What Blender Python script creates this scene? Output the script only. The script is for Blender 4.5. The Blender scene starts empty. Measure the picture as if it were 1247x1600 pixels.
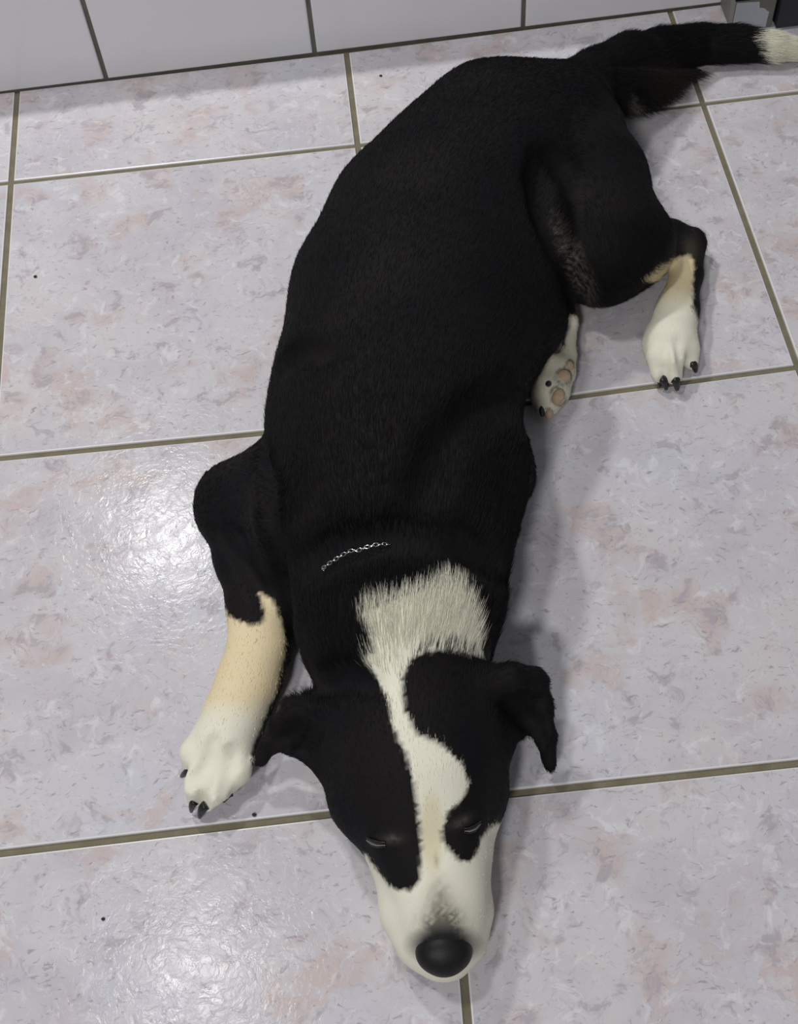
import bpy, math, random
import numpy as np
from mathutils import Matrix, Vector, noise
from mathutils.bvhtree import BVHTree

C = bpy.context.scene.collection
rng = np.random.default_rng(7)
random.seed(7)

# ------------------------------------------------------------------ camera
F, PITCH, YAW, ROLL, CAMH = 1950.0, 0.56505, -0.02251, -0.10106, 0.80884
WALL_Y = 1.06361
def _rot(p, y, r):
    cx, sx = math.cos(p), math.sin(p); cz, sz = math.cos(y), math.sin(y); cr, sr = math.cos(r), math.sin(r)
    Rx = np.array([[1, 0, 0], [0, cx, -sx], [0, sx, cx]])
    Rz = np.array([[cz, -sz, 0], [sz, cz, 0], [0, 0, 1]])
    Rr = np.array([[cr, -sr, 0], [sr, cr, 0], [0, 0, 1]])
    return Rz @ Rx @ Rr
CM = _rot(PITCH, YAW, ROLL)
CAM = np.array([0, 0, CAMH])
cam_d = bpy.data.cameras.new('camera')
cam_d.sensor_fit = 'HORIZONTAL'; cam_d.sensor_width = 36.0
cam_d.lens = F / 1247.0 * 36.0
cam_d.clip_start = 0.02
cam = bpy.data.objects.new('camera', cam_d); C.objects.link(cam)
mw = Matrix.Identity(4)
for i in range(3):
    for j in range(3):
        mw[i][j] = float(CM[i, j])
mw[0][3], mw[1][3], mw[2][3] = 0.0, 0.0, CAMH
cam.matrix_world = mw
bpy.context.scene.camera = cam

# ------------------------------------------------------------------ world, lamps, exposure
sc = bpy.context.scene
sc.view_settings.view_transform = 'Standard'
sc.view_settings.look = 'None'
sc.view_settings.gamma = 1.0
sc.view_settings.use_curve_mapping = False
sc.view_settings.exposure = -0.05
w = bpy.data.worlds.new('world'); sc.world = w; w.use_nodes = True
w.node_tree.nodes['Background'].inputs[0].default_value = (0.93, 0.95, 1.0, 1)
w.node_tree.nodes['Background'].inputs[1].default_value = 0.18
def lamp(name, loc, size, power, col=(1, 0.98, 0.96)):
    l = bpy.data.lights.new(name, 'AREA'); l.shape = 'DISK'; l.size = size; l.energy = power; l.color = col
    o = bpy.data.objects.new(name, l); o.location = loc; C.objects.link(o)
    return o
lamp('ceiling_lamp', (-0.51, 1.60, 1.7), 0.16, 16.5)
lamp('ceiling_lamp', (-0.60, 0.76, 2.4), 0.22, 14.5)
lamp('ceiling_lamp', (-0.80, -1.6, 2.4), 0.4, 46)  # unseen lamp behind the camera, kept as a fill to brighten wall and shadows

def B(px, py, z):                       # a point of the place at height z on the sight line of a photo point
    d = CM @ np.array([(px - 623.5) / F, -(py - 800) / F, -1.0])
    t = (z - CAMH) / d[2]
    return CAM + d * t
def project(P):
    q = (np.asarray(P) - CAM) @ CM
    return 623.5 + F * q[..., 0] / -q[..., 2], 800 - F * q[..., 1] / -q[..., 2]
def depth(P):
    return -((np.asarray(P) - CAM) @ CM)[..., 2]

# ------------------------------------------------------------------ helpers
def srgb(r, g, b):
    f = lambda c: (c / 255 / 12.92) if c / 255 <= 0.04045 else ((c / 255 + 0.055) / 1.055) ** 2.4
    return (f(r), f(g), f(b), 1)
def new_mat(name, col=(0.5, 0.5, 0.5, 1), rough=0.5, spec=0.5, metal=0.0):
    m = bpy.data.materials.new(name); m.use_nodes = True
    p = m.node_tree.nodes['Principled BSDF']
    p.inputs['Base Color'].default_value = col
    p.inputs['Roughness'].default_value = rough
    p.inputs['Specular IOR Level'].default_value = spec
    p.inputs['Metallic'].default_value = metal
    return m, m.node_tree, p
def nd(t, kind, **kw):
    n = t.nodes.new(kind)
    for k, v in kw.items():
        if isinstance(k, str) and hasattr(n, k): setattr(n, k, v)
    return n
def ramp(t, stops, src, interp='LINEAR'):
    n = t.nodes.new('ShaderNodeValToRGB'); n.color_ramp.interpolation = interp
    e = n.color_ramp.elements
    while len(e) > 2: e.remove(e[-1])
    for i, (p, c) in enumerate(stops):
        if i >= 2: e.new(p)
        e[i].position = p; e[i].color = c if len(c) == 4 else (*c, 1)
    t.links.new(src, n.inputs[0]); return n.outputs[0]
def mixc(t, fac, a, b, mode='MIX'):
    n = t.nodes.new('ShaderNodeMix'); n.data_type = 'RGBA'; n.blend_type = mode
    for sock, v in ((n.inputs[0], fac), (n.inputs[6], a), (n.inputs[7], b)):
        if isinstance(v, (int, float)): sock.default_value = v
        elif isinstance(v, tuple): sock.default_value = v
        else: t.links.new(v, sock)
    return n.outputs[2]
def noi(t, vec, scale, detail=3, rough=0.5, dist=0.0):
    n = t.nodes.new('ShaderNodeTexNoise')
    n.inputs['Scale'].default_value = scale; n.inputs['Detail'].default_value = detail
    n.inputs['Roughness'].default_value = rough; n.inputs['Distortion'].default_value = dist
    if vec is not None: t.links.new(vec, n.inputs['Vector'])
    return n.outputs[0]

def mesh_obj(name, verts, faces, mat, parent=None, base=None, smooth=True, mats=None, fmat=None):
    me = bpy.data.meshes.new(name)
    v = np.asarray(verts, dtype=float)
    off = np.zeros(3)
    if parent is not None: off = np.array(parent.location)
    elif base is not None: off = np.asarray(base, dtype=float)
    me.from_pydata([tuple(p) for p in (v - off)], [], [tuple(int(i) for i in f) for f in faces])
    for m in (mats or [mat]): me.materials.append(m)
    if fmat is not None: me.polygons.foreach_set('material_index', list(fmat))
    if smooth: me.polygons.foreach_set('use_smooth', [True] * len(me.polygons))
    me.update()
    o = bpy.data.objects.new(name, me); C.objects.link(o)
    if parent is not None: o.parent = parent
    else: o.location = off
    return o
def tag(o, label=None, cat=None, group=None, kind=None):
    for k, v in (('label', label), ('category', cat), ('group', group), ('kind', kind)):
        if v: o[k] = v
    return o
def box_geo(x0, x1, y0, y1, z0, z1):
    v = [(x, y, z) for z in (z0, z1) for x, y in ((x0, y0), (x1, y0), (x1, y1), (x0, y1))]
    f = [(3, 2, 1, 0), (4, 5, 6, 7), (0, 1, 5, 4), (1, 2, 6, 5), (2, 3, 7, 6), (3, 0, 4, 7)]
    return v, f

# ------------------------------------------------------------------ materials of the room
m_tile, t, p = new_mat('marbled_floor_tile', rough=0.3, spec=0.075)
tc = nd(t, 'ShaderNodeTexCoord'); at = nd(t, 'ShaderNodeAttribute'); at.attribute_name = 'tile_shift'
va = nd(t, 'ShaderNodeVectorMath'); va.operation = 'ADD'
t.links.new(tc.outputs['Object'], va.inputs[0]); t.links.new(at.outputs['Vector'], va.inputs[1])
vec = va.outputs[0]
wn = nd(t, 'ShaderNodeTexNoise'); wn.inputs['Scale'].default_value = 34; wn.inputs['Detail'].default_value = 4
t.links.new(vec, wn.inputs['Vector'])
sb = nd(t, 'ShaderNodeVectorMath'); sb.operation = 'MULTIPLY_ADD'
t.links.new(wn.outputs['Color'], sb.inputs[0]); sb.inputs[1].default_value = (0.028,) * 3; t.links.new(vec, sb.inputs[2])
wv = sb.outputs[0]
base = mixc(t, ramp(t, [(0.35, (0, 0, 0)), (0.65, (1, 1, 1))], noi(t, vec, 6, 4, 0.6)), srgb(200, 200, 208), srgb(205, 200, 202))
base = mixc(t, ramp(t, [(0.44, (0, 0, 0)), (0.66, (0.75,) * 3)], noi(t, wv, 14, 4, 0.65)), base, srgb(187, 184, 193))
pk = ramp(t, [(0.54, (0, 0, 0)), (0.64, (0.72,) * 3)], noi(t, wv, 22, 4, 0.6))
base = mixc(t, pk, base, srgb(196, 180, 177))
gy = ramp(t, [(0.58, (0, 0, 0)), (0.65, (0.75,) * 3)], noi(t, wv, 44, 4, 0.65, 0.3))
base = mixc(t, gy, base, srgb(170, 166, 174))
sp = nd(t, 'ShaderNodeMapping'); sp.inputs['Scale'].default_value = (1, 2.4, 1); t.links.new(wv, sp.inputs[0])
sk = ramp(t, [(0.60, (0, 0, 0)), (0.67, (0.7,) * 3)], noi(t, sp.outputs[0], 150, 4, 0.65, 0.4))
base = mixc(t, sk, base, srgb(150, 145, 151))
sk2 = ramp(t, [(0.57, (0, 0, 0)), (0.66, (0.45,) * 3)], noi(t, wv, 75, 5, 0.7, 1.2))
base = mixc(t, sk2, base, srgb(160, 156, 163))
wh = ramp(t, [(0.55, (0, 0, 0)), (0.66, (0.5,) * 3)], noi(t, wv, 70, 5, 0.7, 0.8))
base = mixc(t, wh, base, srgb(224, 224, 230))
t.links.new(base, p.inputs['Base Color'])
bp = nd(t, 'ShaderNodeBump'); bp.inputs['Strength'].default_value = 0.3; bp.inputs['Distance'].default_value = 0.0006
t.links.new(noi(t, wv, 170, 3, 0.55, 0.6), bp.inputs['Height']); t.links.new(bp.outputs[0], p.inputs['Normal'])
t.links.new(ramp(t, [(0.3, (0.11,) * 3), (0.7, (0.20,) * 3)], noi(t, wv, 90, 2)), p.inputs['Roughness'])

m_edge, t, p = new_mat('tile_glaze_edge', srgb(222, 221, 222), 0.3)
m_grout, t, p = new_mat('grout', rough=0.9, spec=0.2)
tc = nd(t, 'ShaderNodeTexCoord')
t.links.new(mixc(t, noi(t, tc.outputs['Object'], 60, 5, 0.7), srgb(92, 86, 68), srgb(142, 135, 116)), p.inputs['Base Color'])
bp = nd(t, 'ShaderNodeBump'); bp.inputs['Strength'].default_value = 0.5; bp.inputs['Distance'].default_value = 0.001
t.links.new(noi(t, tc.outputs['Object'], 500, 3), bp.inputs['Height']); t.links.new(bp.outputs[0], p.inputs['Normal'])
m_wgrout, t, p = new_mat('wall_grout', rough=0.9, spec=0.2)
tc = nd(t, 'ShaderNodeTexCoord')
t.links.new(mixc(t, noi(t, tc.outputs['Object'], 40, 5, 0.7), srgb(74, 72, 60), srgb(128, 126, 118)), p.inputs['Base Color'])
m_wall, t, p = new_mat('white_wall_tile', srgb(205, 205, 211), 0.16, 0.5)
tc = nd(t, 'ShaderNodeTexCoord')
t.links.new(mixc(t, noi(t, tc.outputs['Object'], 12, 2), srgb(224, 224, 229), srgb(230, 230, 233)), p.inputs['Base Color'])

# ------------------------------------------------------------------ floor: marbled tiles in grout
PW = 0.331
def xy(px, py): return B(px, py, 0)[:2]
N = {(0, 0): xy(27, 140), (0, 1): xy(541, 80), (0, 2): xy(1046, 15),
     (1, 0): xy(17, 285), (1, 1): xy(559, 227), (1, 2): xy(1099, 162),
     (2, 0): xy(-13, 717), (2, 1): xy(620, 656), (2, 2): xy(1247, 573),
     (3, 1): xy(702, 1250)}
def unit(v): return v / np.linalg.norm(v)
d3 = unit(xy(1247, 1191) - xy(785, 1240)); d3l = unit(xy(525, 1272) - xy(0, 1334))
N[(3, 2)] = N[(3, 1)] + d3 * PW; N[(3, 0)] = N[(3, 1)] - d3l * PW
for k in (0, 1, 2):
    N[(4, k)] = N[(3, k)] + (N[(3, 1)] - N[(2, 1)])
N[(4, 1)] = N[(3, 1)] + unit(xy(742, 1600) - xy(736, 1530)) * 0.326
for k in (0, 1, 2):
    N[(5, k)] = N[(4, k)] + (N[(3, 1)] - N[(2, 1)])
for j in range(6):
    N[(j, 3)] = N[(j, 2)] + unit(N[(j, 2)] - N[(j, 1)]) * PW
    N[(j, 4)] = N[(j, 3)] + unit(N[(j, 2)] - N[(j, 1)]) * PW
    N[(j, -1)] = N[(j, 0)] - unit(N[(j, 1)] - N[(j, 0)]) * PW
    N[(j, -2)] = N[(j, -1)] - unit(N[(j, 1)] - N[(j, 0)]) * PW
for k in range(-2, 5):                    # strip running on past the wall's free end
    N[(-1, k)] = N[(0, k)] - (N[(1, k)] - N[(0, k)]) * 2.4
V, Fc, FM, SH = [], [], [], []
def quad_tile(c, shift):
    # c: four corners on the grout centre lines, ccw seen from above; inset by half a joint, rounded edge
    c = [np.asarray(q) for q in c]
    def inset(g):
        out = []
        for i in range(4):
            a, b, d = c[i - 1], c[i], c[(i + 1) % 4]
            e1, e2 = unit(b - a), unit(d - b)
            n1, n2 = np.array([-e1[1], e1[0]]), np.array([-e2[1], e2[0]])
            A = np.array([n1, n2]); out.append(b + np.linalg.solve(A, np.array([g, g])))
        return out
    rings = [(0.0026, -0.0022), (0.0027, -0.0006), (0.0031, -0.00015), (0.0038, 0.0), (0.0046, 0.0)]
    b0 = len(V)
    for g, z in rings:
        for q in inset(g): V.append((q[0], q[1], z)); SH.append(shift)
    for r in range(len(rings) - 1):
        for i in range(4):
            a = b0 + r * 4 + i; b = b0 + r * 4 + (i + 1) % 4
            Fc.append((a, b, b + 4, a + 4)); FM.append(1 if r < 3 else 0)
    r = len(rings) - 1
    Fc.append(tuple(b0 + r * 4 + i for i in range(4))); FM.append(0)
for j in range(-1, 5):
    for k in range(-2, 4):
        if (j == 0):
            pass
        quad_tile([N[(j + 1, k)], N[(j + 1, k + 1)], N[(j, k + 1)], N[(j, k)]],
                  (rng.uniform(-9, 9), rng.uniform(-9, 9), rng.uniform(-9, 9)))
g0 = len(V)
V += [(-0.9, -0.35, -0.002), (1.1, -0.35, -0.002), (1.1, 1.55, -0.002), (-0.9, 1.55, -0.002)]; SH += [(0, 0, 0)] * 4
Fc.append((g0, g0 + 1, g0 + 2, g0 + 3)); FM.append(2)
floor = mesh_obj('floor', V, Fc, None, mats=[m_tile, m_edge, m_grout], fmat=FM, smooth=False, base=(0, 0, 0))
a = floor.data.attributes.new('tile_shift', 'FLOAT_VECTOR', 'POINT'); a.data.foreach_set('vector', np.array(SH, dtype=np.float32).ravel())
tag(floor, kind='structure')

# ------------------------------------------------------------------ low tiled wall
wl0, wl1 = xy(167, 127), xy(817, 46.5)
wd = unit(wl1 - wl0); wn2 = np.array([-wd[1], wd[0]])       # along the wall, and into it
wang = math.atan2(wd[1], wd[0])
org = wl0
def wp(s, n, z): q = org + wd * s + wn2 * n; return (q[0], q[1], z)
joints = [0.0]
for px in (492.5, 817.5):
    a_ = xy(px, 127 - (px - 167) * 0.1246); joints.append(float((a_ - org) @ wd))
s_end = float((xy(1134, 9) - org) @ wd)
pitch = (joints[2] - joints[0]) / 2
js = [joints[0] - 2 * pitch, joints[0] - pitch] + joints + [s_end + 0.002]
V, Fc, FM = [], [], []
def wbox(s0, s1, n0, n1, z0, z1, mi, bev=0.0015):
    b0 = len(V)
    for (n, e) in ((n1, 0), (n0 + bev, 0), (n0 + bev * 0.35, bev * 0.35), (n0, bev)):
        for s, z in ((s0 + e, z0 + e), (s1 - e, z0 + e), (s1 - e, z1 - e), (s0 + e, z1 - e)): V.append(wp(s, n, z))
    for r in range(3):
        for i in range(4):
            a_, b_ = b0 + r * 4 + i, b0 + r * 4 + (i + 1) % 4
            Fc.append((a_, b_, b_ + 4, a_ + 4)); FM.append(mi)
    Fc.append((b0 + 12, b0 + 13, b0 + 14, b0 + 15)); FM.append(mi)
    Fc.append((b0 + 3, b0 + 2, b0 + 1, b0)); FM.append(mi)
zt = 0.106
for i in range(len(js) - 1):
    wbox(js[i] + 0.0022, js[i + 1] - 0.0022, 0.0, 0.008, 0.0026, zt, 0)
wbox(js[0] - 0.01, s_end, 0.0025, 0.10, -0.002, zt - 0.002, 1, 0.0003)
for i in range(len(js) - 1):
    wbox(js[i] + 0.0022, js[i + 1] - 0.0022, 0.0105, 0.10, zt - 0.008, zt, 0)
wall = mesh_obj('wall_back', V, Fc, None, mats=[m_wall, m_wgrout], fmat=FM, smooth=False, base=(*org, 0))
tag(wall, kind='structure')

m_trim, t, p = new_mat('white_trim_paint', srgb(225, 226, 230), 0.4)
V, Fc, FM = [], [], []
wbox(s_end + 0.001, s_end + 0.0075, -0.017, 0.10, -0.001, zt, 0, 0.0012)
trim = mesh_obj('trim_1', V, Fc, m_trim, smooth=False, base=wp(s_end, 0, 0)); tag(trim, kind='structure')

# ------------------------------------------------------------------ low grey box with torn paper, dark box
m_box, t, p = new_mat('grey_plastic', rough=0.45)
tc = nd(t, 'ShaderNodeTexCoord')
t.links.new(mixc(t, noi(t, tc.outputs['Object'], 90, 3), srgb(104, 104, 96), srgb(126, 125, 116)), p.inputs['Base Color'])
m_dark, t, p = new_mat('dark_lid', srgb(24, 25, 28), 0.4)
m_navy, t, p = new_mat('dark_navy_plastic', srgb(38, 41, 50), 0.45)
m_paper, t, p = new_mat('white_paper', srgb(186, 190, 200), 0.7)
bz = 0.034
fb = B(1141, 50, 0)[:2]; fe = B(1204, 43, 0)[:2]
bd = unit(fe - fb); bn = np.array([-bd[1], bd[0]]); bl = float(np.linalg.norm(fe - fb))
def bpnt(s, n, z): q = fb + bd * s + bn * n; return (q[0], q[1], z)
def obox(s0, s1, n0, n1, z0, z1, bev):
    prof = []
    V_, F_ = [], []
    for (e, z) in ((bev, z0), (0, z0 + bev), (0, z1 - bev), (bev * 0.3, z1 - bev * 0.3), (bev, z1)):
        for s, n in ((s0 + e, n0 + e), (s1 - e, n0 + e), (s1 - e, n1 - e), (s0 + e, n1 - e)): V_.append(bpnt(s, n, z))
    for r in range(4):
        for i in range(4):
            a_, b_ = r * 4 + i, r * 4 + (i + 1) % 4; F_.append((a_, b_, b_ + 4, a_ + 4))
    F_.append((3, 2, 1, 0)); F_.append((16, 17, 18, 19))
    return V_, F_
v_, f_ = obox(0, bl, 0, 0.07, 0.0, bz, 0.0015)
gbox = mesh_obj('low_box', v_, f_, m_box, smooth=False, base=bpnt(0, 0, 0))
tag(gbox, 'low grey box with torn white paper on its front, beside the tiled wall end', 'box')
v_, f_ = obox(-0.001, bl + 0.001, -0.001, 0.071, bz, bz + 0.005, 0.001)
lid = mesh_obj('lid', v_, f_, m_dark, parent=gbox, smooth=False); lid['label'] = 'black lid'
# torn paper: ragged outline, thin sheet stuck on the front
prof = [(0.001, 0.001), (bl * 0.86, 0.001), (bl * 0.86, 0.010), (bl * 0.865, 0.019), (bl * 0.80, 0.0205), (bl * 0.765, 0.0225),
        (bl * 0.70, 0.0235), (bl * 0.61, 0.0245), (bl * 0.575, 0.0315), (0.001, 0.0325)]
n_ = len(prof)
v_ = [bpnt(s, -0.0009, z) for s, z in prof] + [bpnt(s, 0.0003, z) for s, z in prof]
f_ = [tuple(range(n_)), tuple(range(2 * n_ - 1, n_ - 1, -1))] + [(i, i + n_, (i + 1) % n_ + n_, (i + 1) % n_) for i in range(n_)]
pap = mesh_obj('paper_label', v_, f_, m_paper, parent=gbox, smooth=False); pap['label'] = 'torn white paper'
v_, f_ = obox(bl + 0.003, bl + 0.22, -0.006, 0.16, 0.0, 0.16, 0.004)
nav = mesh_obj('dark_box', v_, f_, m_navy, smooth=False, base=bpnt(bl + 0.1, 0, 0))
tag(nav, 'dark navy box at the top right corner behind the white tail tip', 'box')

# ------------------------------------------------------------------ implicit surfaces
class Field:
    def __init__(s, lo, hi, h):
        s.h = h; s.lo = np.array(lo, dtype=float)
        s.n = np.ceil((np.array(hi) - s.lo) / h).astype(int) + 1
        s.d = np.full(s.n, 1.0, dtype=np.float32)
    def win(s, lo, hi):
        a_ = np.maximum(((np.array(lo) - s.lo) / s.h).astype(int) - 1, 0)
        b_ = np.minimum(((np.array(hi) - s.lo) / s.h).astype(int) + 2, s.n)
        ax = [s.lo[i] + s.h * np.arange(a_[i], b_[i]) for i in range(3)]
        X = np.meshgrid(*ax, indexing='ij')
        return tuple(slice(a_[i], b_[i]) for i in range(3)), [x.astype(np.float32) for x in X]
    def join(s, sl, d, k):
        o = s.d[sl]
        if k <= 0: s.d[sl] = np.minimum(o, d); return
        hh = np.clip(0.5 + 0.5 * (o - d) / k, 0, 1)
        s.d[sl] = o * (1 - hh) + d * hh - k * hh * (1 - hh)
    def cut(s, sl, d, k):
        o = s.d[sl]; d = -d
        hh = np.clip(0.5 - 0.5 * (o - d) / k, 0, 1)
        s.d[sl] = o * (1 - hh) + d * hh + k * hh * (1 - hh)
    def seg(s, a, ra, b, rb, k=0.01, fz=1.0, cut=False):
        a = np.array(a); b = np.array(b); m = max(ra, rb) + max(k, 0.004) * 2
        sl, (X, Y, Z) = s.win(np.minimum(a, b) - m, np.maximum(a, b) + m)
        if X.size == 0: return
        dv = b - a; L = float(dv @ dv) + 1e-12
        u = np.clip(((X - a[0]) * dv[0] + (Y - a[1]) * dv[1] + (Z - a[2]) * dv[2]) / L, 0, 1)
        r = ra + (rb - ra) * u
        q = np.sqrt((X - a[0] - u * dv[0]) ** 2 + (Y - a[1] - u * dv[1]) ** 2 + ((Z - a[2] - u * dv[2]) / fz) ** 2) - r
        (s.cut if cut else s.join)(sl, q, k)
    def ell(s, c, ax, R, k=0.01, cut=False):           # ellipsoid, axes ax (3), rotation rows R
        c = np.array(c); ax = np.array(ax); m = ax.max() + max(k, 0.003) * 2
        sl, (X, Y, Z) = s.win(c - m, c + m)
        if X.size == 0: return
        P = np.stack([X - c[0], Y - c[1], Z - c[2]], -1) @ np.asarray(R, dtype=np.float32).T
        k0 = np.sqrt(((P / ax) ** 2).sum(-1)); k1 = np.sqrt(((P / ax ** 2) ** 2).sum(-1)) + 1e-9
        (s.cut if cut else s.join)(sl, k0 * (k0 - 1) / k1, k)
    def slab(s, pts, th, k=0.008, ctrl=None):           # curved flap: outline seen from above, height from its points
        pts = np.array(pts); cp = pts if ctrl is None else np.vstack([pts, np.array(ctrl)])
        m = th + k * 2 + 0.004
        sl, (X, Y, Z) = s.win(pts.min(0) - m, pts.max(0) + m)
        x = X[:, :, 0]; y = Y[:, :, 0]
        wsum = 0; zs = 0
        for c in cp:
            wgt = 1 / ((x - c[0]) ** 2 + (y - c[1]) ** 2 + 1e-5) ** 1.6
            wsum = wsum + wgt; zs = zs + wgt * c[2]
        zs = zs / wsum
        d2 = poly_sd(x, y, pts[:, 0], pts[:, 1])
        gy_, gx_ = np.gradient(zs, s.h)[1], np.gradient(zs, s.h)[0]
        sl_ = np.sqrt(1 + gx_ ** 2 + gy_ ** 2)
        dz = np.abs(Z - zs[:, :, None]) / sl_[:, :, None]
        e = np.maximum(d2[:, :, None] + th, 0)
        d = np.sqrt(e ** 2 + dz ** 2) - th + np.minimum(np.maximum(d2[:, :, None] + th, dz - th), 0) * 0
        s.join(sl, d.astype(np.float32), k)
    def mesh(s, smooth=2):
        d = s.d; ins = d < 0; nx, ny, nz = d.shape
        cs = np.zeros((nx - 1, ny - 1, nz - 1), dtype=np.int8)
        for i in (0, 1):
            for j in (0, 1):
                for k in (0, 1):
                    cs += ins[i:nx - 1 + i, j:ny - 1 + j, k:nz - 1 + k]
        act = (cs > 0) & (cs < 8)
        idx = np.full(act.shape, -1, dtype=np.int64); I = np.argwhere(act); idx[act] = np.arange(len(I))
        acc = np.zeros((len(I), 3)); cnt = np.zeros(len(I))
        cor = [(i, j, k) for i in (0, 1) for j in (0, 1) for k in (0, 1)]
        val = {c: d[I[:, 0] + c[0], I[:, 1] + c[1], I[:, 2] + c[2]].astype(float) for c in cor}
        for c in cor:
            for ax in range(3):
                if c[ax] == 0:
                    e = list(c); e[ax] = 1; e = tuple(e)
                    va_, vb_ = val[c], val[e]; x_ = (va_ < 0) != (vb_ < 0)
                    tt = np.where(x_, va_ / np.where(x_, va_ - vb_, 1), 0)
                    pos = np.tile(np.array(c, dtype=float), (len(I), 1)); pos[:, ax] += tt
                    acc += pos * x_[:, None]; cnt += x_
        P = (I + acc / cnt[:, None]) * s.h + s.lo
        Q = []
        for ax in range(3):
            o1, o2 = [(1, 2), (2, 0), (0, 1)][ax]
            a_ = ins.take(range(d.shape[ax] - 1), axis=ax); b_ = ins.take(range(1, d.shape[ax]), axis=ax)
            E = np.argwhere(a_ != b_)
            E = E[(E[:, o1] > 0) & (E[:, o2] > 0) & (E[:, o1] < d.shape[o1] - 1) & (E[:, o2] < d.shape[o2] - 1)]
            flip = ins[E[:, 0], E[:, 1], E[:, 2]]
            def g(s1, s2):
                q = E.copy(); q[:, o1] -= s1; q[:, o2] -= s2; return idx[q[:, 0], q[:, 1], q[:, 2]]
            q = np.stack([g(1, 1), g(0, 1), g(0, 0), g(1, 0)], 1)
            q[~flip] = q[~flip][:, ::-1]
            Q.append(q)
        Q = np.vstack(Q)
        Q = Q[(Q >= 0).all(1)]
        e = np.vstack([Q[:, [0, 1]], Q[:, [1, 2]], Q[:, [2, 3]], Q[:, [3, 0]]])
        for it in range(smooth):
            sm = np.zeros_like(P); ct = np.zeros(len(P))
            for i in range(3): sm[:, i] = np.bincount(e[:, 0], P[e[:, 1], i], len(P)) + np.bincount(e[:, 1], P[e[:, 0], i], len(P))
            ct = np.bincount(e[:, 0], minlength=len(P)) + np.bincount(e[:, 1], minlength=len(P))
            P = P * 0.45 + 0.55 * sm / np.maximum(ct, 1)[:, None]
        return P, Q
def poly_sd(x, y, X, Y):                                # signed distance to a closed outline, negative inside
    d = np.full(x.shape, 1e9); ins = np.zeros(x.shape, dtype=bool); n = len(X)
    for i in range(n):
        j = (i + 1) % n
        ex, ey = X[j] - X[i], Y[j] - Y[i]; wx, wy = x - X[i], y - Y[i]
        u = np.clip((wx * ex + wy * ey) / (ex * ex + ey * ey + 1e-12), 0, 1)
        d = np.minimum(d, (wx - ex * u) ** 2 + (wy - ey * u) ** 2)
        c = (Y[i] > y) != (Y[j] > y)
        ins ^= c & (x < (X[j] - X[i]) * (y - Y[i]) / (Y[j] - Y[i] + 1e-12) + X[i])
    d = np.sqrt(d); return np.where(ins, -d, d)

# ------------------------------------------------------------------ the dog's body
def ball(px, py, z, rpx):
    c = B(px, py, z); return c, rpx * depth(c) / F
flow_pts, flow_dir, flow_len = [], [], []
def chain(Fd, pts, k=0.012, fz=1.0, flow=None, hl=0.006):
    bs = [ball(*q) for q in pts]
    for i in range(len(bs) - 1):
        Fd.seg(bs[i][0], bs[i][1], bs[i + 1][0], bs[i + 1][1], k, fz)
        if flow is not None:
            dv = (bs[i + 1][0] - bs[i][0]) * flow
            for u in (0, 0.25, 0.5, 0.75, 1):
                flow_pts.append((*(bs[i][0] * (1 - u) + bs[i + 1][0] * u), bs[i][1] * (1 - u) + bs[i + 1][1] * u))
                flow_dir.append(unit(dv)); flow_len.append(hl)
D = Field((-0.24, 0.14, -0.004), (0.50, 1.16, 0.26), 0.0025)
# trunk, from the neck back to the pelvis
chain(D, [(622, 1060, 0.058, 116), (621, 985, 0.064, 144), (624, 905, 0.070, 156)], 0.02, 0.95, 1, 0.011)
chain(D, [(624, 905, 0.070, 152), (620, 820, 0.072, 172), (620, 735, 0.072, 196), (612, 655, 0.072, 187)], 0.016, 0.9, 1, 0.008)
chain(D, [(612, 655, 0.072, 187), (626, 585, 0.072, 187), (659, 480, 0.072, 202), (701, 378, 0.072, 192), (750, 300, 0.072, 170), (788, 238, 0.072, 144)], 0.016, 0.9, 1, 0.006)
chain(D, [(788, 238, 0.072, 144), (845, 215, 0.068, 118)], 0.02, 0.9, 1, 0.006)
# right shoulder and elbow tucked under the chest
chain(D, [(720, 800, 0.060, 84), (768, 740, 0.045, 62), (775, 705, 0.040, 52)], 0.012, 1, -1, 0.006)
chain(D, [(700, 860, 0.055, 92), (712, 930, 0.05, 70)], 0.014, 1, -1, 0.012)
# belly side
chain(D, [(750, 600, 0.045, 55), (820, 500, 0.045, 58), (820, 430, 0.05, 60)], 0.014, 1, 1, 0.006)
# right thigh, shank, hock
chain(D, [(872, 216, 0.070, 98), (908, 290, 0.070, 100), (942, 366, 0.065, 88)], 0.014, 0.9, 1, 0.006)
chain(D, [(942, 366, 0.065, 86), (938, 405, 0.055, 66), (985, 388, 0.050, 64)], 0.016, 1, 1, 0.007)
chain(D, [(985, 378, 0.048, 62), (1045, 380, 0.030, 32), (1077, 380, 0.020, 24)], 0.012, 1, 1, 0.005)
chain(D, [(1079, 380, 0.018, 23), (1072, 430, 0.018, 25), (1058, 485, 0.018, 31)], 0.006, 1, 1, 0.0035)
chain(D, [(1058, 485, 0.018, 31), (1048, 530, 0.018, 42)], 0.010, 0.9, 1, 0.0035)
def toe(a, b, c, k=0.0035):
    chain(D, [a, b, c], k, 1, 1, 0.0026)
toe((1040, 525, 0.018, 22), (1028, 556, 0.020, 18), (1030, 585, 0.012, 14))
toe((1050, 530, 0.020, 20), (1050, 562, 0.022, 19), (1053, 586, 0.013, 16))
toe((1066, 525, 0.018, 20), (1076, 545, 0.017, 17), (1080, 566, 0.010, 13))
toe((1028, 520, 0.014, 19), (1018, 540, 0.014, 15), (1020, 562, 0.009, 12))
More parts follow.
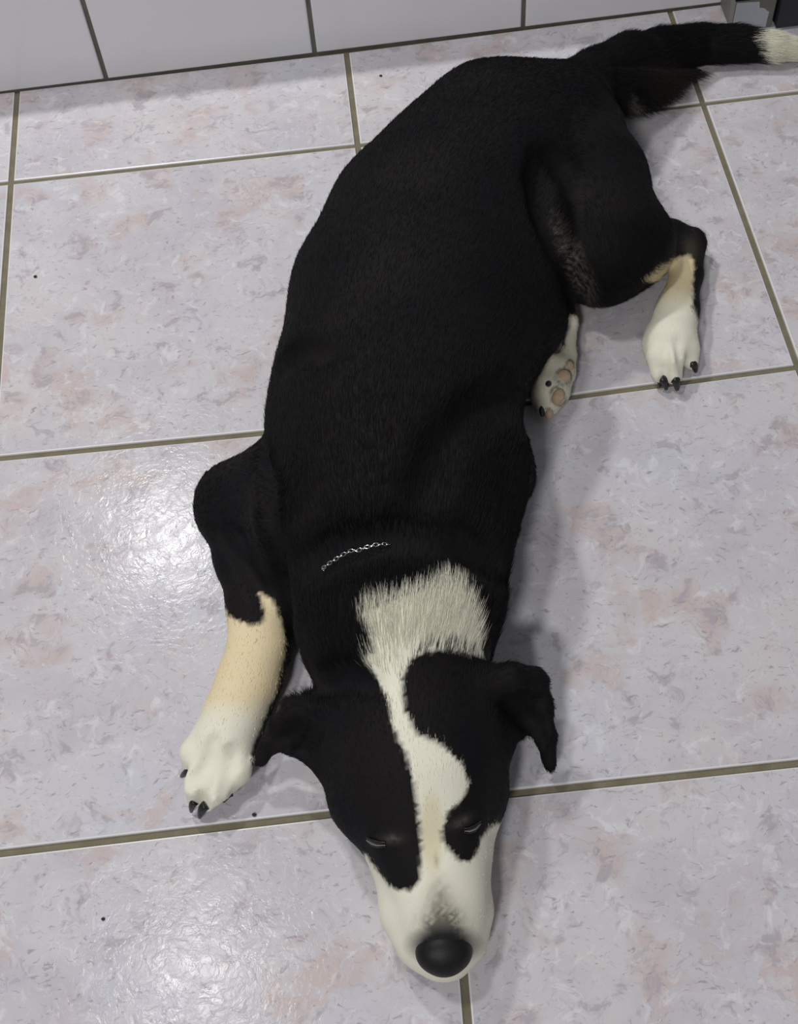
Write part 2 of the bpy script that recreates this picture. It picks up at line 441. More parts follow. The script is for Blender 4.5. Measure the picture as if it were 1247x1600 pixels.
# far hind leg: shank out from below the belly, foot on its side with the pads showing
chain(D, [(880, 470, 0.04, 22), (892, 505, 0.022, 11), (888, 555, 0.017, 12)], 0.006, 1, 1, 0.004)
chain(D, [(888, 558, 0.016, 13), (874, 580, 0.017, 25), (862, 612, 0.017, 27), (856, 636, 0.014, 18)], 0.006, 0.9, 1, 0.004)
chain(D, [(845, 590, 0.014, 16), (843, 620, 0.014, 14), (848, 640, 0.012, 11)], 0.004, 1, 1, 0.004)
# left foreleg (photo left): upper arm, elbow, forearm, pastern
chain(D, [(480, 800, 0.08, 95), (425, 770, 0.055, 70), (372, 785, 0.038, 60), (368, 800, 0.036, 57)], 0.016, 0.95, -1, 0.005)
chain(D, [(368, 790, 0.034, 52), (384, 870, 0.032, 47), (404, 950, 0.029, 46), (404, 1010, 0.026, 45)], 0.010, 0.9, 1, 0.004)
chain(D, [(404, 1010, 0.026, 44), (388, 1065, 0.024, 47), (366, 1120, 0.022, 46), (352, 1160, 0.021, 46)], 0.010, 0.92, 1, 0.004)
chain(D, [(450, 850, 0.06, 60), (440, 930, 0.035, 34), (447, 975, 0.022, 18), (440, 1020, 0.014, 12), (418, 1110, 0.010, 6)], 0.008, 1, 1, 0.004)
chain(D, [(350, 1160, 0.021, 46), (345, 1185, 0.019, 38)], 0.008, 0.9, 1, 0.0025)
toe((328, 1145, 0.021, 26), (303, 1176, 0.020, 22), (299, 1197, 0.012, 15))
toe((326, 1188, 0.021, 25), (309, 1226, 0.022, 22), (304, 1249, 0.012, 13))
toe((350, 1192, 0.021, 25), (336, 1234, 0.022, 22), (323, 1258, 0.012, 13))
toe((372, 1165, 0.019, 25), (371, 1203, 0.018, 23), (352, 1236, 0.011, 14))
# head: skull, cheeks, brow, muzzle
chain(D, [(640, 1095, 0.058, 112), (648, 1155, 0.058, 126)], 0.02, 0.85, -1, 0.006)
chain(D, [(648, 1155, 0.058, 126), (653, 1215, 0.054, 118), (665, 1275, 0.048, 92)], 0.015, 0.85, -1, 0.004)
chain(D, [(665, 1275, 0.048, 90), (678, 1340, 0.041, 78), (688, 1400, 0.036, 66), (692, 1440, 0.033, 58), (694, 1462, 0.031, 50)], 0.012, 0.95, -1, 0.0025)
chain(D, [(575, 1170, 0.040, 74), (590, 1245, 0.036, 68), (618, 1305, 0.032, 50)], 0.015, 1, -1, 0.004)
chain(D, [(735, 1160, 0.040, 60), (726, 1240, 0.036, 58), (714, 1310, 0.032, 48)], 0.015, 1, -1, 0.004)
# lips hanging to the floor
chain(D, [(622, 1355, 0.024, 40), (640, 1425, 0.022, 42), (664, 1470, 0.020, 40), (690, 1484, 0.017, 42)], 0.010, 1, -1, 0.0025)
chain(D, [(738, 1340, 0.024, 26), (737, 1425, 0.022, 28), (724, 1468, 0.020, 30), (700, 1486, 0.017, 40)], 0.010, 1, -1, 0.0025)
# brow bumps and closed lids
for (px, py, z, r) in ((604, 1300, 0.062, 20), (731, 1277, 0.064, 18)):
    c, r_ = ball(px, py, z, r); D.seg(c, r_, c, r_, 0.010)
# ears
def flap(pts, th, k=0.006, ctrl=None):
    P_ = np.array([B(*q) for q in pts]); D.slab(P_, th, k, None if ctrl is None else np.array([B(*q) for q in ctrl]))
    return P_
le = flap([(535, 1085, 0.076), (495, 1086, 0.068), (455, 1092, 0.063), (428, 1115, 0.053), (410, 1155, 0.039), (401, 1180, 0.030), (404, 1194, 0.025), (415, 1196, 0.025),
      (424, 1180, 0.030), (440, 1176, 0.037), (470, 1190, 0.043), (500, 1216, 0.045), (530, 1222, 0.049), (560, 1160, 0.072)], 0.0045, 0.010)
re_ = flap([(740, 1042, 0.076), (790, 1042, 0.072), (832, 1043, 0.066), (852, 1060, 0.058), (860, 1100, 0.049), (859, 1140, 0.039), (864, 1175, 0.030), (866, 1198, 0.024),
      (859, 1206, 0.022), (849, 1195, 0.025), (838, 1165, 0.035), (826, 1150, 0.043), (808, 1158, 0.047), (798, 1176, 0.047), (770, 1190, 0.053), (740, 1120, 0.076)], 0.0045, 0.010)
chain(D, [(416, 1150, 0.036, 7), (408, 1187, 0.026, 9)], 0.005, 1, None)
chain(D, [(455, 1110, 0.064, 14), (500, 1105, 0.074, 18), (540, 1110, 0.078, 22)], 0.010, 1, None)
chain(D, [(842, 1062, 0.063, 13), (800, 1062, 0.074, 18), (750, 1070, 0.078, 22)], 0.010, 1, None)
chain(D, [(858, 1090, 0.052, 6), (862, 1150, 0.038, 7), (861, 1195, 0.025, 8)], 0.006, 1, None)
for (a_, b_) in (((560, 1140, 0.072), (405, 1190, 0.027)), ((740, 1090, 0.072), (852, 1090, 0.055)), ((850, 1100, 0.049), (862, 1200, 0.024))):
    A_, B_ = B(*a_), B(*b_)
    for u in np.linspace(0.15, 1, 6):
        flow_pts.append((*(A_ * (1 - u) + B_ * u), 0.012)); flow_dir.append(unit(B_ - A_)); flow_len.append(0.005)
# tail
chain(D, [(880, 170, 0.072, 68), (935, 128, 0.050, 46), (985, 108, 0.032, 54)], 0.014, 1, 1, 0.010)
chain(D, [(985, 108, 0.032, 50), (1035, 84, 0.024, 42), (1090, 70, 0.018, 33), (1150, 69, 0.016, 30), (1205, 74, 0.015, 25), (1250, 79, 0.011, 17), (1285, 84, 0.008, 8)], 0.002, 0.85, 1, 0.012)
chain(D, [(985, 140, 0.03, 26), (1030, 125, 0.022, 18)], 0.008, 1, 1, 0.012)
chain(D, [(976, 160, 0.050, 11), (972, 150, 0.052, 12)], 0.004, 1, 1, 0.004)
# folds: flank crease ahead of the thigh, crease behind the shoulder, toe gaps
def groove(pts, k=0.006):
    bs = [ball(*q) for q in pts]
    for i in range(len(bs) - 1): D.seg(bs[i][0], bs[i][1], bs[i + 1][0], bs[i + 1][1], k, 1, True)
# stop between the eyes
groove([(672, 1330, 0.084, 10), (668, 1290, 0.098, 8)], 0.02)
# eye slits
eye_slit = {'l': [(575, 1311), (583, 1316), (592, 1319), (604, 1319)], 'r': [(724, 1298), (732, 1298), (741, 1294), (749, 1286)]}
# flat on the floor
zz = D.lo[2] + D.h * np.arange(D.n[2])
D.d = np.maximum(D.d, (0.0012 - zz)[None, None, :].astype(np.float32))
P, Q = D.mesh(1)
b0_ = BVHTree.FromPolygons([tuple(p_) for p_ in P], [tuple(int(i) for i in f) for f in Q])
def surf(px, py):
    d = unit(CM @ np.array([(px - 623.5) / F, -(py - 800) / F, -1.0])); h_ = b0_.ray_cast(Vector(CAM), Vector(d))
    return (None, None) if h_[0] is None else (np.array(h_[0]), np.array(h_[1]))
def crease(path, r, k, lift=0.5):                       # a furrow pressed into the surface along a line
    last = None
    for i in range(len(path) - 1):
        for u_ in np.linspace(0, 1, 5):
            c, n_ = surf(path[i][0] * (1 - u_) + path[i + 1][0] * u_, path[i][1] * (1 - u_) + path[i + 1][1] * u_)
            if c is None or c[2] < 0.004: last = None; continue
            c = c + n_ * r * lift
            if last is not None and np.linalg.norm(c - last) < 0.03: D.seg(last, r, c, r, k, 1, True)
            last = c
crease([(290, 1224), (310, 1212), (324, 1190), (334, 1155)], 0.0042, 0.004, 0.0)
crease([(313, 1262), (322, 1240), (332, 1215), (345, 1180)], 0.0034, 0.004, -0.1)
crease([(345, 1258), (352, 1230), (358, 1200), (364, 1170)], 0.0032, 0.004, 0.0)
crease([(1040, 600), (1039, 575), (1040, 545)], 0.0022, 0.003, 0.0)
crease([(1068, 585), (1064, 560), (1058, 530)], 0.0026, 0.003, 0.0)
crease([(850, 245), (842, 290), (852, 340), (866, 385), (886, 430), (902, 470)], 0.009, 0.012, 0.2)
crease([(895, 300), (880, 260), (862, 240)], 0.006, 0.012, 0.5)
crease([(405, 712), (413, 760), (416, 810), (432, 860), (452, 930)], 0.005, 0.009, 0.3)
crease([(432, 590), (446, 568), (470, 555), (510, 556)], 0.005, 0.012, 0.55)
crease([(330, 820), (352, 850), (385, 890), (420, 935)], 0.003, 0.006, 0.6)
crease([(655, 790), (690, 700), (740, 640), (790, 610)], 0.006, 0.02, 0.75)
crease([(470, 900), (540, 862), (620, 846), (720, 862), (790, 905)], 0.007, 0.016, 0.6)
crease([(497, 1080), (540, 1060), (590, 1075)], 0.004, 0.010, 0.6)
crease([(470, 1120), (462, 1150), (440, 1160)], 0.003, 0.006, 0.6)
crease([(790, 1090), (820, 1120), (840, 1150)], 0.003, 0.007, 0.5)
D.d = np.maximum(D.d, (0.0012 - zz)[None, None, :].astype(np.float32))
P, Q = D.mesh(3)
P[:, 2] = np.maximum(P[:, 2], 0.0006)

# ---- coat pattern: outlines of the white, tan and grey patches
WHITE = [
 [(556, 962), (600, 945), (650, 928), (700, 910), (726, 920), (742, 950), (752, 1000), (755, 1026), (735, 1022), (700, 1014), (665, 1019), (642, 1030), (629, 1060), (632, 1110), (650, 1145), (690, 1165),
  (722, 1195), (733, 1225), (722, 1250), (700, 1270), (690, 1295), (692, 1318), (705, 1333), (722, 1346), (734, 1347), (746, 1328), (757, 1302), (768, 1292), (830, 1275), (830, 1600), (500, 1600), (530, 1350),
  (572, 1336), (590, 1362), (614, 1390), (640, 1392), (656, 1376), (659, 1330), (655, 1290), (650, 1240), (635, 1180), (612, 1130), (605, 1090), (590, 1060), (568, 1030), (588, 1016), (572, 988)],
 [(345, 935), (357, 962), (378, 972), (400, 978), (412, 970), (413, 950), (402, 925), (424, 936), (438, 965), (447, 1000), (445, 1030), (432, 1080), (408, 1135), (394, 1170), (394, 1200), (402, 1300), (260, 1300), (260, 1130), (330, 1040)],
 [(1006, 436), (1030, 418), (1060, 401), (1078, 398), (1085, 410), (1083, 440), (1082, 480), (1090, 495), (1105, 560), (1105, 620), (985, 620), (990, 500), (1030, 450)],
 [(874, 500), (905, 490), (903, 560), (912, 640), (850, 680), (828, 660), (828, 590), (868, 548), (884, 540)],
 [(1176, 20), (1182, 48), (1176, 60), (1188, 75), (1190, 110), (1330, 120), (1330, 20)]]
WHITE = [np.array(q, dtype=float) for q in WHITE]
def vnoise(P_, sc_, seed=0):
    r = np.random.default_rng(seed); o = 0; amp = 0
    for k in range(4):
        w_ = r.normal(size=3); w_ /= np.linalg.norm(w_); ph = r.uniform(0, 6.28, 2)
        w2 = r.normal(size=3); w2 /= np.linalg.norm(w2)
        o = o + np.sin(P_ @ w_ * sc_ * (1 + k * 0.6) + ph[0] + 1.7 * np.sin(P_ @ w2 * sc_ * 0.7 + ph[1])); amp += 1
    return o / amp
S = lambda *c: np.array(srgb(*c)[:3])
BLACK, WHT, TAN, GREY, BROWN = S(15, 15, 18), S(231, 229, 212), S(229, 212, 172), S(105, 100, 92), S(46, 34, 30)
def coat(P_, jit=0.0, r=None):
    x, y = project(P_)
    if jit and r is not None: x = x + r.normal(size=x.shape) * jit; y = y + r.normal(size=x.shape) * jit
    sd = np.full(x.shape, 1e9)
    for q in WHITE: sd = np.minimum(sd, poly_sd(x, y, q[:, 0], q[:, 1]))
    pw = poly_sd(x, y, WHITE[3][:, 0], WHITE[3][:, 1]); rest = np.full(x.shape, 1e9)
    for i_, q in enumerate(WHITE):
        if i_ != 3: rest = np.minimum(rest, poly_sd(x, y, q[:, 0], q[:, 1]))
    sd = np.where((P_[:, 2] > 0.033) & (pw < 8) & (x < 930) & (x > 800) & (y > 450) & (y < 700), rest, sd)
    sd = sd + 3.0 * vnoise(P_, 900, 3)
    wfac = np.clip(0.5 - sd / (5.0), 0, 1)
    wcol = np.tile(WHT, (len(P_), 1))
    def blend(col, tgt, f): return col * (1 - f[:, None]) + tgt * f[:, None]
    fl = (x < 470) & (y > 900)
    wcol = blend(wcol, TAN, np.where(fl, np.clip((1135 - y + 12 * vnoise(P_, 120, 5)) / 60, 0, 0.9), 0))
    hl_ = (x > 985) & (y > 380) & (y < 640)
    wcol = blend(wcol, S(214, 196, 150), np.where(hl_, np.clip((490 - y) / 60, 0, 0.8), 0))
    ang = lambda cx, cy, rx, ry, rot=0.0: np.sqrt((((x - cx) * math.cos(rot) + (y - cy) * math.sin(rot)) / rx) ** 2 + ((-(x - cx) * math.sin(rot) + (y - cy) * math.cos(rot)) / ry) ** 2)
    face = y > 1000
    # grey-brown smudge down the muzzle bridge into the nose
    wcol = blend(wcol, S(70, 67, 62), np.where(face, np.clip(1.15 * np.exp(-ang(693, 1450, 34, 38) ** 2) * (1 + 0.45 * vnoise(P_, 1300, 41)), 0, 0.9), 0))
    wcol = blend(wcol, S(112, 102, 84), np.where(face, np.clip(0.6 * np.exp(-ang(686, 1404, 17, 30) ** 2) * (1 + 0.6 * vnoise(P_, 1500, 42)), 0, 0.8), 0))
    wcol = blend(wcol, S(34, 33, 35), np.where(face, np.clip(1.9 - ang(694, 1476, 36, 19), 0, 1), 0))
    wcol = blend(wcol, S(130, 100, 80), np.where(face, 0.7 * np.exp(-ang(682, 1344, 4, 11) ** 2), 0))
    wcol = blend(wcol, S(210, 200, 158), np.where(face, np.clip(1.3 - ang(674, 1300, 18, 60), 0, 0.6), 0))
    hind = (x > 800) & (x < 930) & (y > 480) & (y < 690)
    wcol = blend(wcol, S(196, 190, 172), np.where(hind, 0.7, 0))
    for (cx, cy, rx, ry, ro) in ((881, 588, 11, 11, 0.3), (872, 620, 9.5, 13.5, -0.5), (858, 647, 6.5, 9, -0.5), (890, 571, 6, 8, 0.2)):
        wcol = blend(wcol, S(70, 60, 52), np.where(hind, 0.8 * np.exp(-((ang(cx, cy, rx, ry, ro) - 1.1) / 0.16) ** 2), 0))
    bcol = np.tile(BLACK, (len(P_), 1))
    bcol = blend(bcol, BROWN, np.clip(1.3 - ang(1035, 130, 40, 34), 0, 0.9) * (y < 300))
    bcol = blend(bcol, S(26, 22, 22), np.clip(0.3 + 0.9 * vnoise(P_, 45, 9), 0, 0.5))
    bcol = blend(bcol, S(120, 112, 98), 0.4 * np.exp(-ang(1078, 386, 12, 18) ** 2))
    bcol = blend(bcol, S(120, 112, 104), np.clip(1.3 - ang(978, 162, 9, 8), 0, 0.8))
    bcol = blend(bcol, S(112, 104, 96), 0.5 * np.exp(-ang(612, 1310, 17, 7) ** 2) * (0.6 + 0.5 * vnoise(P_, 1500, 31)))
    bcol = blend(bcol, S(112, 104, 96), 0.5 * np.exp(-ang(719, 1284, 16, 7, -0.4) ** 2) * (0.6 + 0.5 * vnoise(P_, 1500, 32)))
    # pale hairs along the front of the thigh
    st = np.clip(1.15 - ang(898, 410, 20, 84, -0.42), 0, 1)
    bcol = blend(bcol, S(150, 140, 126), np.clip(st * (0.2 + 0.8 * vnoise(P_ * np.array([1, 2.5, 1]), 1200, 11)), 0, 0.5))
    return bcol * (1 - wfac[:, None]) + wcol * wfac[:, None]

def fur_mat(name, rough, bump):
    m, t_, p_ = new_mat(name, rough=rough, spec=0.16)
    a_ = nd(t_, 'ShaderNodeAttribute'); a_.attribute_name = 'coat'
    t_.links.new(a_.outputs['Color'], p_.inputs['Base Color'])
    return m
m_skin = fur_mat('coat_undercoat', 0.75, 0)
m_hair = fur_mat('coat_hair', 0.5, 0)
base_pt = np.array([B(640, 700, 0)[0], B(640, 700, 0)[1], 0.0])
dog = mesh_obj('dog', P, Q, m_skin, base=base_pt)
tag(dog, 'black and white short-haired dog lying on the tiled floor with its head down', 'dog')
a_ = dog.data.attributes.new('coat', 'FLOAT_COLOR', 'POINT')
cc = np.ones((len(P), 4), dtype=np.float32); cc[:, :3] = coat(P); a_.data.foreach_set('color', cc.ravel())

# ------------------------------------------------------------------ fur
def face_normals(P, Q):
    n = np.cross(P[Q[:, 2]] - P[Q[:, 0]], P[Q[:, 3]] - P[Q[:, 1]]); A_ = np.linalg.norm(n, axis=1)
    return n / (A_[:, None] + 1e-12), A_ * 0.5
fn, fa = face_normals(P, Q)
vn = np.zeros_like(P)
for c in range(4):
    for i in range(3): vn[:, i] += np.bincount(Q[:, c], fn[:, i], len(P))
vn /= np.linalg.norm(vn, axis=1)[:, None] + 1e-9
fp = np.array(flow_pts); fdir = np.array(flow_dir); fl_ = np.array(flow_len)
vd = np.zeros_like(P); vl = np.zeros(len(P))
for c0 in range(0, len(P), 20000):
    X = P[c0:c0 + 20000]
    dd = np.sqrt(((X[:, None, :] - fp[None, :, :3]) ** 2).sum(-1)) - fp[None, :, 3]
    wgt = np.exp(-np.clip(dd - dd.min(1)[:, None], 0, 0.2) / 0.006)
    wgt /= wgt.sum(1)[:, None]
    vd[c0:c0 + 20000] = wgt @ fdir; vl[c0:c0 + 20000] = wgt @ fl_
NH = 430000
ok = (P[Q].mean(1)[:, 2] > 0.002) & (fn[:, 2] > -0.6)
pr = fa * ok
# denser on pale patches and where hair is short
pr = pr / pr.sum()
fi = rng.choice(len(Q), NH, p=pr)
u, v = rng.random((2, NH)); 
q = Q[fi]
wq = np.stack([(1 - u) * (1 - v), u * (1 - v), u * v, (1 - u) * v], 1)
def lerp(A_): return (A_[q] * wq[..., None]).sum(1) if A_.ndim == 2 else (A_[q] * wq).sum(1)
root = lerp(P); nr = lerp(vn); nr /= np.linalg.norm(nr, axis=1)[:, None]
dr = lerp(vd); hl = lerp(vl)
fl_tail = project(root)[0] > 960
dr += np.where(fl_tail, 0.03, 0.14)[:, None] * np.stack([vnoise(root, 60, 21), vnoise(root, 60, 22), vnoise(root, 60, 23)], 1)
dr -= nr * (dr * nr).sum(1)[:, None]; dr /= np.linalg.norm(dr, axis=1)[:, None] + 1e-9
dr += rng.normal(size=dr.shape) * 0.10
hl = hl * rng.uniform(0.65, 1.25, NH)
px_, py_ = project(root)
hl = np.where((py_ > 890) & (py_ < 1030) & (px_ > 560) & (px_ < 800), hl * 1.25, hl)
tailf = (px_ > 960) & (py_ > 105) & (py_ < 185)
hl = np.where(tailf, hl * 1.5, hl)
dr = np.where(tailf[:, None], dr + np.array([0.1, -0.9, -0.1]), dr)
dr /= np.linalg.norm(dr, axis=1)[:, None] + 1e-9
lift = (rng.uniform(0.07, 0.26, NH) * np.where(hl < 0.0055, 0.6, np.where(py_ > 850, 0.7, 1)))[:, None]
K = 4
pts = np.zeros((NH, K, 3))
for k in range(K):
    s_ = k / (K - 1)
    pts[:, k] = root - nr * 0.0006 + dr * (hl * s_)[:, None] + nr * (lift * hl[:, None] * (s_ * 1.5 - 0.75 * s_ * s_))
pts[:, :, 2] = np.maximum(pts[:, :, 2], 0.0004)
cu = bpy.data.hair_curves.new('fur')
cu.add_curves([K] * NH)
cu.position_data.foreach_set('vector', (pts - base_pt).astype(np.float32).ravel())
ra = cu.attributes.get('radius') or cu.attributes.new('radius', 'FLOAT', 'POINT')
rr = np.tile(np.array([0.00010, 0.00010, 0.00008, 0.00002], dtype=np.float32), NH); ra.data.foreach_set('value', rr)
ca = cu.attributes.new('coat', 'FLOAT_COLOR', 'CURVE')
hc = np.ones((NH, 4), dtype=np.float32); hc[:, :3] = coat(root, 2.8, rng) * rng.uniform(0.86, 1.12, NH)[:, None]
ca.data.foreach_set('color', hc.ravel())
cu.materials.append(m_hair)
fur = bpy.data.objects.new('fur', cu); C.objects.link(fur); fur.parent = dog
fur['kind'] = 'stuff'

bvh = BVHTree.FromPolygons([tuple(p_) for p_ in P], [tuple(int(i) for i in f) for f in Q])
def on_dog(px, py):                                     # where the sight line of a photo point meets the dog
    d = CM @ np.array([(px - 623.5) / F, -(py - 800) / F, -1.0]); d = unit(d)
    h_ = bvh.ray_cast(Vector(CAM), Vector(d))
    if h_[0] is None: return B(px, py, 0.02), np.array([0, 0, 1.0])
    return np.array(h_[0]), np.array(h_[1])

# ------------------------------------------------------------------ nose, claws, pads, eyes
def rotz(axis):                                         # rows: axis, side, up
    a_ = unit(np.array(axis, dtype=float)); s_ = unit(np.cross([0, 0, 1.0], a_)); return np.array([a_, s_, np.cross(a_, s_)])
m_nose, t, p = new_mat('nose_leather', srgb(20, 19, 21), 0.5, 0.28)
tc = nd(t, 'ShaderNodeTexCoord'); vo = nd(t, 'ShaderNodeTexVoronoi'); vo.inputs['Scale'].default_value = 900
t.links.new(tc.outputs['Object'], vo.inputs['Vector'])
bp = nd(t, 'ShaderNodeBump'); bp.inputs['Strength'].default_value = 0.2; bp.inputs['Distance'].default_value = 0.0002
t.links.new(vo.outputs['Distance'], bp.inputs['Height']); t.links.new(bp.outputs[0], p.inputs['Normal'])
nc = B(694, 1492, 0.0375); ndir = B(697, 1530, 0.02) - B(690, 1440, 0.05)
NF = Field(nc - 0.032, nc + 0.032, 0.0008)
R_ = rotz(ndir); sx = depth(nc) / F
NF.ell(nc + R_[0] * 3 * sx, (31 * sx, 37 * sx, 31 * sx), R_, 0.003)
for sgn in (-1, 1): NF.ell(nc - R_[0] * 7 * sx + R_[1] * sgn * 25 * sx, (22 * sx, 19 * sx, 22 * sx), R_, 0.005)
NF.ell(nc - R_[0] * 12 * sx + R_[2] * 8 * sx, (28 * sx, 34 * sx, 20 * sx), R_, 0.006)
for sgn in (-1, 1):
    c = nc + R_[0] * 28 * sx + R_[1] * sgn * 17 * sx + R_[2] * 2 * sx
    NF.ell(c, (8 * sx, 7 * sx, 10 * sx), R_, 0.002, True)
    c2 = nc + R_[0] * 20 * sx + R_[1] * sgn * 34 * sx + R_[2] * -3 * sx
    NF.ell(c2, (12 * sx, 6 * sx, 4 * sx), R_, 0.002, True)
NF.seg(nc + R_[0] * 34 * sx + R_[2] * 6 * sx, 1.5 * sx, nc + R_[0] * 30 * sx - R_[2] * 26 * sx, 1.5 * sx, 0.002, 1, True)
v_, f_ = NF.mesh(2)
nose = mesh_obj('nose', v_, f_, m_nose, parent=dog); nose['label'] = 'black leathery nose'

def tube(path, rad, n=10, flat=1.0):
    path = np.array(path); V_, F_ = [], []
    for i, c in enumerate(path):
        tg = unit(path[min(i + 1, len(path) - 1)] - path[max(i - 1, 0)])
        s_ = np.cross(tg, [0, 0, 1.0]); s_ = unit(s_ if np.linalg.norm(s_) > 1e-6 else np.array([1.0, 0, 0])); u_ = np.cross(s_, tg)
        for k in range(n):
            a_ = 2 * math.pi * k / n; V_.append(c + (s_ * math.cos(a_) + u_ * math.sin(a_) * flat) * rad[i])
    for i in range(len(path) - 1):
        for k in range(n):
            a_, b_ = i * n + k, i * n + (k + 1) % n; F_.append((a_, b_, b_ + n, a_ + n))
    F_.append(tuple(range(n))[::-1]); F_.append(tuple(range((len(path) - 1) * n, len(path) * n)))
    return V_, F_
m_claw, t, p = new_mat('claw_horn', srgb(30, 29, 30), 0.35, 0.5)
def claw(a_, b_, r0=5.0, sag=0.003):
    A_, B_ = B(*a_), B(*b_); s_ = depth(A_) / F; pth = []; rd = []
    for i in range(9):
        u_ = i / 8; c = A_ * (1 - u_) + B_ * u_; c = c + np.array([0, 0, sag * math.sin(math.pi * u_)])
        pth.append(c); rd.append(s_ * r0 * (1 - 0.6 * u_ ** 2))
    v_, f_ = tube(pth, rd); return mesh_obj('claw', v_, f_, m_claw, parent=dog)
claw((307, 1203, 0.016), (284, 1213, 0.006), 8)
claw((305, 1252, 0.016), (299, 1268, 0.004), 7)
claw((322, 1258, 0.016), (312, 1277, 0.004), 8)
claw((362, 1238, 0.012), (350, 1252, 0.004), 7)
claw((1034, 592, 0.013), (1041, 608, 0.004), 7)
claw((1054, 592, 0.014), (1058, 609, 0.004), 8)
claw((1081, 568, 0.012), (1087, 581, 0.004), 7)
claw((1020, 578, 0.008), (1032, 604, 0.002), 5)
m_pad, t, p = new_mat('paw_pad_skin', rough=0.7)
tc = nd(t, 'ShaderNodeTexCoord')
t.links.new(mixc(t, noi(t, tc.outputs['Object'], 300, 3), srgb(160, 134, 114), srgb(196, 172, 144)), p.inputs['Base Color'])
def pad(px, py, rx, ry, rot, proud=0.0035, nm='paw_pad', mt=None):
    c, n_ = on_dog(px, py); view = unit(CAM - c); n_ = unit(n_ * 0.4 + view)
    s_ = depth(c) / F; right = unit(np.cross([0, 1, 0.0], n_)); up = np.cross(n_, right)
    a_ = right * math.cos(rot) + up * math.sin(rot); b_ = np.cross(n_, a_)
    V_, F_ = [], []; nu, nv = 20, 10
    for i in range(nv + 1):
        ph = math.pi * i / nv
        for j in range(nu):
            th = 2 * math.pi * j / nu
            V_.append(c + a_ * rx * s_ * math.sin(ph) * math.cos(th) + b_ * ry * s_ * math.sin(ph) * math.sin(th) + n_ * proud * math.cos(ph))
    for i in range(nv):
        for j in range(nu):
            F_.append((i * nu + j, (i + 1) * nu + j, (i + 1) * nu + (j + 1) % nu, i * nu + (j + 1) % nu))
    return mesh_obj(nm, V_, F_, mt or m_pad, parent=dog)
pad(881, 588, 11, 11, 0.3); pad(872, 620, 9.5, 13.5, -0.5); pad(858, 647, 6.5, 9, -0.5); pad(890, 571, 6, 8, 0.2)
pad(857, 600, 5, 5, 0, 0.005, 'claw', m_claw); pad(847, 643, 4.5, 9, -0.2, 0.005, 'claw', m_claw)

m_lid, t, p = new_mat('eyelid_skin', srgb(22, 20, 21), 0.4)
m_eye, t, p = new_mat('eye_wet_glint', srgb(120, 112, 108), 0.08, 0.8)  # pale grey puts the glint along the slit into the colour
for side in ('l', 'r'):
    pth = []
    cs_ = eye_slit[side]
    fine = []
    for i in range(len(cs_) - 1):
        for u_ in np.linspace(0, 1, 5)[:-1]:
            fine.append((cs_[i][0] * (1 - u_) + cs_[i + 1][0] * u_, cs_[i][1] * (1 - u_) + cs_[i + 1][1] * u_))
    fine.append(cs_[-1])
    up_, lo_, mid_ = [], [], []
    for (x_, y_) in fine:
        c, n_ = on_dog(x_, y_); mid_.append(c + n_ * 0.0014)
        c, n_ = on_dog(x_, y_ - 4); up_.append(c + n_ * 0.0012)
        c, n_ = on_dog(x_, y_ + 3); lo_.append(c + n_ * 0.0008)
    L_ = len(fine); env = [0.25 + 0.75 * math.sin(math.pi * i / (L_ - 1)) for i in range(L_)]
    v1, f1 = tube(mid_, [0.0007 * e for e in env]); eye = mesh_obj('eye', v1, f1, m_eye, parent=dog); eye['label'] = 'wet slit of an almost closed eye, its glint in the pale colour'
    v1, f1 = tube(up_, [0.0012 * e for e in env]); v2, f2 = tube(lo_, [0.0009 * e for e in env])
    mesh_obj('eyelid', v1, f1, m_lid, parent=dog); mesh_obj('eyelid', v2, f2, m_lid, parent=dog)

# ------------------------------------------------------------------ thin chain round the neck
m_chain, t, p = new_mat('chain_steel', srgb(215, 215, 215), 0.2, 0.5, 1.0)
cp_ = [(470, 925, -0.012), (490, 905, -0.010), (504, 893, -0.002), (512, 887, 0.010), (525, 877, 0.012), (540, 868, 0.012), (552, 861, 0.0125), (563, 862, 0.012), (576, 856, 0.012), (590, 852, 0.010), (602, 851, 0.006), (612, 850, -0.004), (640, 848, -0.010), (700, 850, -0.010), (760, 872, -0.010), (785, 895, -0.010)]
path = []
for i in range(len(cp_) - 1):
    a_, b_ = cp_[i], cp_[i + 1]; m_ = max(2, int(math.hypot(a_[0] - b_[0], a_[1] - b_[1]) / 3))
    for u_ in np.linspace(0, 1, m_, endpoint=False):
        c, n_ = on_dog(a_[0] * (1 - u_) + b_[0] * u_, a_[1] * (1 - u_) + b_[1] * u_); path.append(c + n_ * ((a_[2] * (1 - u_) + b_[2] * u_) * 0.33))
path = np.array(path); L = np.concatenate([[0], np.cumsum(np.linalg.norm(np.diff(path, axis=0), axis=1))])
step = 0.0029; V_, F_ = [], []
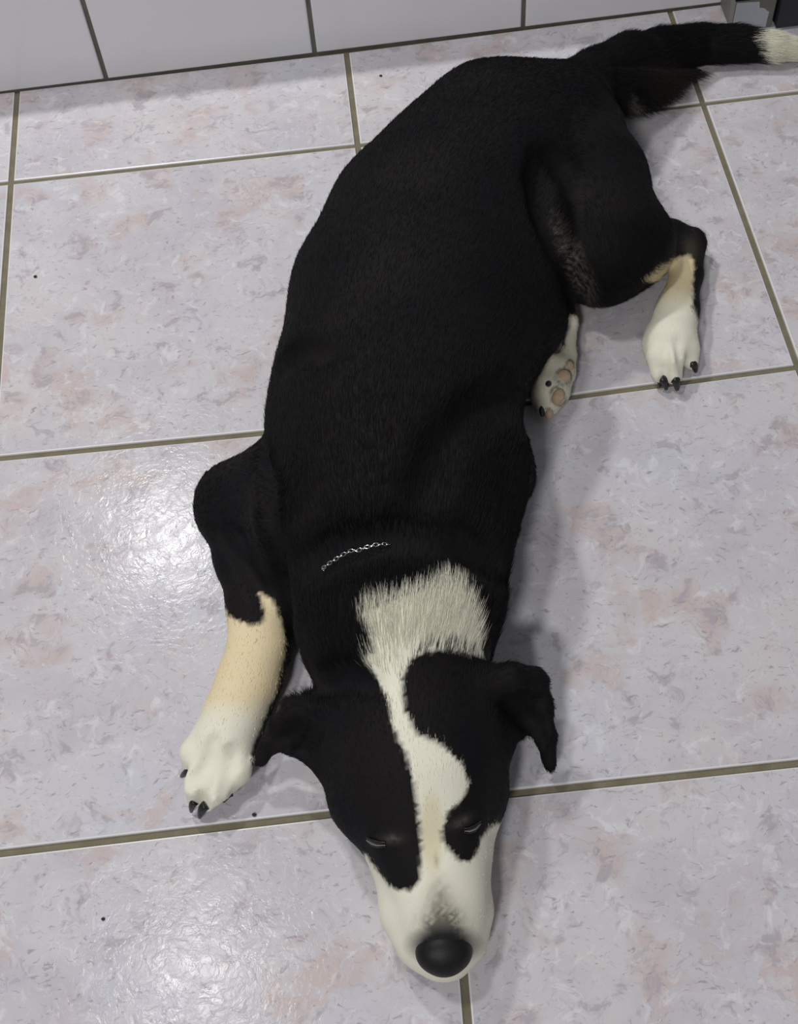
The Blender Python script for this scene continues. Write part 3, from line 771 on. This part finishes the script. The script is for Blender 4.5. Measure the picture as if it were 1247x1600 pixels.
for li, s_ in enumerate(np.arange(0, L[-1], step)):
    c = np.array([np.interp(s_, L, path[:, i]) for i in range(3)]); e_ = np.array([np.interp(min(s_ + 0.002, L[-1]), L, path[:, i]) for i in range(3)])
    if np.linalg.norm(e_ - c) < 1e-7: continue
    tg = unit(e_ - c); _, n_ = on_dog(*project(c)); sd_ = unit(np.cross(n_, tg)); up2 = np.cross(tg, sd_)
    tw = (math.pi / 2 if li % 2 else 0) + 0.4; sv = sd_ * math.cos(tw) + up2 * math.sin(tw); nv_ = np.cross(tg, sv)
    b0 = len(V_); n1, n2 = 14, 7
    for i in range(n1):
        th = 2 * math.pi * i / n1; cen = c + tg * 0.0021 * math.cos(th) + sv * 0.0011 * math.sin(th); out = unit(tg * math.cos(th) + sv * math.sin(th))
        for j in range(n2):
            ph = 2 * math.pi * j / n2; V_.append(cen + (out * math.cos(ph) + nv_ * math.sin(ph)) * 0.00035)
    for i in range(n1):
        for j in range(n2):
            F_.append((b0 + i * n2 + j, b0 + ((i + 1) % n1) * n2 + j, b0 + ((i + 1) % n1) * n2 + (j + 1) % n2, b0 + i * n2 + (j + 1) % n2))
ch = mesh_obj('chain_collar', V_, F_, m_chain, base=path[len(path) // 2])
tag(ch, 'thin silver chain collar half sunk in the black neck fur of the dog', 'collar')

# ------------------------------------------------------------------ crumbs on the tiles
m_crumb, t, p = new_mat('crumb', srgb(40, 38, 36), 0.8)
for (px, py, r, lab) in ((55, 432, 0.0013, 'tiny dark crumb on the tile at the left edge of the photo'), (595, 118, 0.0012, 'tiny dark crumb near the wall left of the rump'),
                         (161, 1436, 0.0010, 'tiny dark crumb on the bottom left tile'), (397, 1273, 0.0012, 'tiny dark crumb in the joint below the front paw')):
    c = B(px, py, r * 0.7); V_, F_ = [], []
    rr_ = random.Random(px)
    for i in range(7):
        ph = math.pi * i / 6
        for j in range(10):
            th = 2 * math.pi * j / 10; k_ = r * rr_.uniform(0.8, 1.2)
            V_.append(c + np.array([k_ * 1.3 * math.sin(ph) * math.cos(th), k_ * math.sin(ph) * math.sin(th), 0.65 * r * math.cos(ph)]))
    for i in range(6):
        for j in range(10): F_.append((i * 10 + j, (i + 1) * 10 + j, (i + 1) * 10 + (j + 1) % 10, i * 10 + (j + 1) % 10))
    o = mesh_obj('crumb', V_, F_, m_crumb, base=(c[0], c[1], 0)); tag(o, lab, 'crumb', 'crumbs on the floor tiles')
